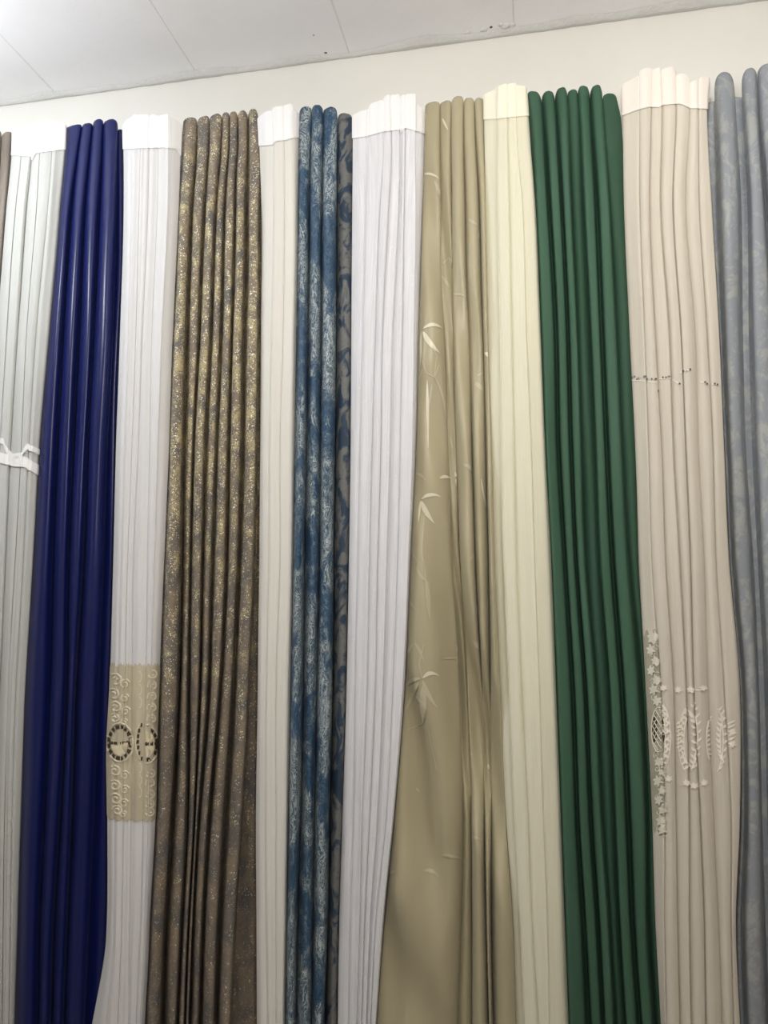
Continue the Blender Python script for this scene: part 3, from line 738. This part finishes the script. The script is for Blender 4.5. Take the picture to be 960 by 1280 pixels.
for pts in [[(527, 415), (528, 450), (533, 466), (543, 472), (549, 455)], [(531, 640), (527, 690), (531, 712), (534, 760)], [(530, 805), (524, 830), (528, 848)], [(533, 900), (540, 935), (546, 962)],
            [(521, 700), (514, 690)], [(528, 905), (510, 912)], [(543, 470), (546, 445), (540, 432)], [(524, 475), (528, 462)]]:
    st.line(pts, 1.4, 0.0014)
br.build('bamboo_leaf_motif', M['bamboo'], T[8], pieces=True, label='bright woven bamboo leaf')
dm.build('bamboo_leaf_motif', M['bamboo_dim'], T[8], pieces=True, label='faint woven bamboo leaf')
st.build('bamboo_stem_motif', M['bamboo_dim'], T[8], pieces=True)
# 9 ------ cream sheer
s9 = Sheet([(100, [605, 623, 634.5, 644.5, 657.5]), (180, [605.5, 622.8, 635, 647, 663]), (260, [607, 622.5, 637, 654, 669.5]), (420, [610, 626, 640, 659, 676]), (560, [614.5, 627, 643, 665, 681.5]), (700, [618, 630, 646, 669, 689]),
            (860, [625, 637, 652, 675, 695]), (1020, [632.5, 643, 660, 680, 701]), (1150, [641, 650, 665, 685, 706]), (1280, [645, 656, 673, 687, 711])],
           [101, 99, 97.5, 98], [0.03, 0.010, 0.012, 0.009, 0.03], [0.020, 0.020, 0.022, 0.021], base=-0.002, notch=[.004, .005, .005, .005, .006], seed=10, ripple=0.0012, soft=0.40, skew=0.25)
T[9] = curtain('sheer_curtain', 'plain cream yellow sheer hanging left of the green curtain', s9, M['voile_cream'])
header(s9, T[9], M['tape_cream'], [(600, 150), (622, 149), (640, 147), (672, 144)], off=0.0018)
# 10 ----- bottle green
s10 = Sheet([(98, [655.5, 675, 692, 708, 721, 736.5, 752, 769]), (150, [661.0, 679, 695.5, 711, 724, 738.5, 755, 776.5]), (260, [667.5, 686, 702, 715, 728, 745.5, 763, 781]), (420, [674.0, 695, 710, 723, 736.5, 752, 772, 787.5]), (560, [679.5, 698, 714, 728, 742.5, 758, 779, 795]),
             (700, [687.0, 706, 720, 733, 748, 765, 787, 798]), (860, [693.0, 716, 732, 746, 760, 777, 802, 807.5]), (1020, [699.0, 722, 739, 754, 767, 785, 810, 815.5]), (1150, [704.0, 730, 748, 763, 773, 790.5, 811, 819.5]), (1280, [709.0, 737, 755, 770, 781, 800, 820, 826.5])],
            [100, 97, 93, 91.5, 90.5, 89, 94], [0.04, 0.053, 0.053, 0.051, 0.051, 0.053, 0.053, 0.058], [0.056, 0.056, 0.056, 0.0195, 0.056, 0.058, 0.016], base=0.022, notch=[.012, .016, .016, .014, .014, .016, .018, .03], seed=11, power=1.0, rough=0.8, deep=0.015, slot=1.0)
T[10] = curtain('curtain', 'bottle green curtain in deep narrow folds', s10, M['green'], 0.0012)
# 11 ----- ecru sheer with embroidery
s11 = Sheet([(90, [776, 799, 814, 826, 844, 861, 872, 886]), (140, [778, 799.5, 814, 828, 845, 862, 873, 884]), (260, [780, 800, 812, 826, 841, 857, 874, 890]), (420, [787, 806, 819, 837, 851, 869, 884, 899]), (560, [794, 811, 827, 842, 857, 873, 891, 905]),
             (700, [799, 815, 832, 850, 863, 880, 895, 911.5]), (860, [807, 826, 842, 858, 867, 885, 905, 925]), (1020, [815, 831, 845, 862, 875, 892, 914, 925]), (1150, [819, 831, 847, 862, 880, 898, 914, 919.5]), (1280, [826, 833, 850, 864, 882, 903, 917, 925])],
            [88, 79, 78, 77, 84, 92, 84], [0.03, 0.010, 0.014, 0.012, 0.016, 0.018, 0.020, 0.035], [0.022, 0.022, 0.021, 0.024, 0.024, 0.018, 0.024], base=-0.004, notch=[.02, .005, .004, .006, .008, .012, .012, .022], seed=12, ripple=0.0012, soft=0.7, skew=0.28)
T[11] = curtain('sheer_curtain', 'ecru sheer with floral embroidery low down, between green and grey curtains', s11, M['voile_ecru'])
header(s11, T[11], M['tape_ecru'], [(776, 146), (797, 138), (812, 134), (824, 135), (827, 132), (850, 130), (862, 136), (890, 137)])
d = Decals(s11)
for x, y in [(791, 472), (794, 471), (799, 473), (806, 471), (810, 474), (819, 474), (829, 472), (833, 472), (836, 471), (849, 480), (855, 464), (862, 462), (881, 478), (883, 480), (893, 480), (896, 481), (822, 489), (797, 474), (815, 474), (858, 463)]:
    d.disc(x, y, 1.1, 1.3, 0.003)
d.build('seam_bead', M['bead'], T[11], True)
d = Decals(s11)
for a, b in [((787, 475), (821, 478)), ((824, 474), (838, 473)), ((838, 473), (848, 479)), ((849, 466), (865, 462)), ((875, 477), (884, 480)), ((890, 480), (899, 482))]: d.line([a, b], 1.2)
d.build('seam', M['ecru_cord'], T[11], pieces=True)
g = Decals(s11); gh = Decals(s11)
def flower(D, cx, cy, r, n=6, sq=0.8):
    for k in range(n):
        a = 2*math.pi*k/n+0.3; D.leaf((cx, cy), (cx+sq*r*math.cos(a), cy+r*math.sin(a)), r*0.5, 0, 0.003, 6)
# grey lace strip on the left fold
s11.patch('lace_ground', M['lace_ground'], T[11], off=0.0010, c0=2, c1=PER, zlo=lambda c: at(822, 1040, 0)[2]-0.008*math.sin(c*2.1), zhi=lambda c: at(812, 792, 0)[2]+0.01*math.sin(c*1.7), res=50)
strip = lambda y: 809+(y-785)*0.047+ (816-812)*0.3
for y, r, dx in [(797, 11, 6), (812, 9, 3), (826, 8, 8), (838, 8, 2), (850, 8, 8), (862, 9, 4), (876, 8, 7), (952, 8, 6), (964, 8, 10), (976, 9, 4), (988, 8, 9), (1000, 8, 4), (1012, 9, 9), (1026, 10, 6), (1038, 8, 7)]:
    flower(g, strip(y)+dx, y, r*0.85, 6, 0.8)
for y in range(790, 1040, 9):
    if 880 < y < 942: continue
    g.line(spiral(strip(y)+3+6*((y//9) % 2), y, 5, 1.2, y*7, 1, 0.8), 1.2, 0.0024)
xc = strip(912)+7.5
gh.disc(xc, 912, 8.5, 27, 0.0012, n=30)
g.line(arc(xc, 912, 9, 28, 0, 360, 40), 2.0, 0.003)
for k in range(-5, 6):
    for sg in (1, -1):
        pts = []
        for t in np.linspace(-1, 1, 14):
            x = xc+9*t; y = 912+k*9+sg*t*16
            if ((x-xc)/8.5)**2+((y-912)/27)**2 < 1: pts.append((x, y))
        if len(pts) > 2: g.line(pts, 1.1, 0.0032)
gh.build('lace_mesh_backing', M['lace_hole'], T[11]); g.build('floral_lace', M['grey_lace'], T[11], True)
e = Decals(s11)
for cx, ry, a0, a1 in [(822, 44, -75, 75), (826, 38, -75, 75), (868, 46, 110, 250), (864, 38, 112, 248), (855, 46, -70, 70), (897, 44, 120, 240)]:
    pass
def sprig(cx, cy, rx, ry, a0, a1, side):
    e.line(arc(cx, cy, rx, ry, a0, a1, 24), 1.4, 0.0024)
    for x, y in arc(cx, cy, rx, ry, a0+8, a1-8, 9): e.leaf((x, y), (x+5*side, y-6), 2.4, 0, 0.002, 6)
sprig(828, 922, 10, 40, -80, 80, -1); sprig(825, 922, 7, 32, -80, 80, 1)
sprig(862, 925, 14, 42, 110, 250, 1); sprig(864, 925, 9, 34, 110, 250, -1)
sprig(860, 922, 12, 44, -70, 70, 1); sprig(862, 926, 8, 36, -75, 75, -1)
sprig(890, 924, 7, 30, 120, 240, 1); sprig(893, 925, 11, 42, -70, 70, 1); sprig(908, 925, 8, 30, 110, 250, -1)
for x, y in [(830, 860), (848, 862), (864, 862), (878, 860), (836, 973), (858, 978), (868, 982), (880, 978), (915, 915), (915, 930)]: flower(e, x, y, 4.5, 6, 1.0)
for k in range(7): e.leaf((909+k*0.5, 905+k*5), (919, 900+k*5), 2.2, 0, 0.002, 6); e.leaf((846, 905+k*5), (852, 901+k*5), 2, 0, 0.002, 6)
e.line([(862, 862), (874, 863), (884, 860)], 1.6); e.line([(862, 980), (873, 983), (884, 980)], 1.4)
e.build('leaf_embroidery', M['ecru_cord'], T[11], True)
# 12 ----- grey blue damask
s12 = Sheet([(75, [878, 891.5, 916, 925.5, 945.5, 973, 1001]), (140, [880, 893, 920, 928, 948, 976, 1004]), (260, [886, 896, 927, 934, 957, 985, 1012]), (420, [899, 903, 929, 936, 968, 995, 1020]), (560, [905, 909, 932.5, 940, 975, 1002, 1028]), (700, [911.5, 915, 942, 947, 982, 1010, 1035]),
             (860, [925, 928, 949, 955, 990, 1016, 1042]), (1020, [925, 931, 953, 959, 995, 1020, 1046]), (1150, [920, 927, 957, 962, 998, 1024, 1050]), (1280, [924, 931, 962, 967, 1001, 1028, 1055])],
            [106, 74.5, 100, 69, 65, 62], [0.055, 0.045, 0.048, 0.048, 0.045, 0.04, 0.04], [0.008, 0.045, 0.0, 0.045, 0.04, 0.036], base=0.02, notch=[.0, .0, .0, .0, .025, .02, .02], seed=13, rough=1.5, power=1.2, deep=0.01, slot=0.7)
T[12] = curtain('curtain', 'grey blue damask curtain cut by the right edge', s12, M['damask'], 0.0012)

# ---------------------------------------------------------------- rail that carries them, hidden behind the heads
ra = at(-60, 152, 0.07); rb = at(1040, 68, 0.07)
rail = empty('curtain_rail', ((ra[0]+rb[0])/2, 0.10, 2.60), 'white rail fixed to the wall behind the curtain heads', 'curtain rail')
V = []; F = []
for (p, sx) in ((ra, 0), (rb, 1)):
    for dy, dz in ((0.088, -0.09), (0.102, -0.09), (0.102, -0.07), (0.088, -0.07)): V.append((p[0], dy, p[2]+dz-0.08))
F = [(0, 1, 2, 3), (7, 6, 5, 4)]+[(i, (i+1) % 4, 4+(i+1) % 4, 4+i) for i in range(4)]
adopt(mesh_from('rail_bar', V, F, M['rail'], False), rail)
for k in range(5):
    f = (k+0.5)/5; x = ra[0]+(rb[0]-ra[0])*f; z = ra[2]+(rb[2]-ra[2])*f-0.16
    adopt(box('bracket', x-0.01, x+0.01, 0.10, YB, z-0.02, z+0.01, M['rail'], 0.002), rail)
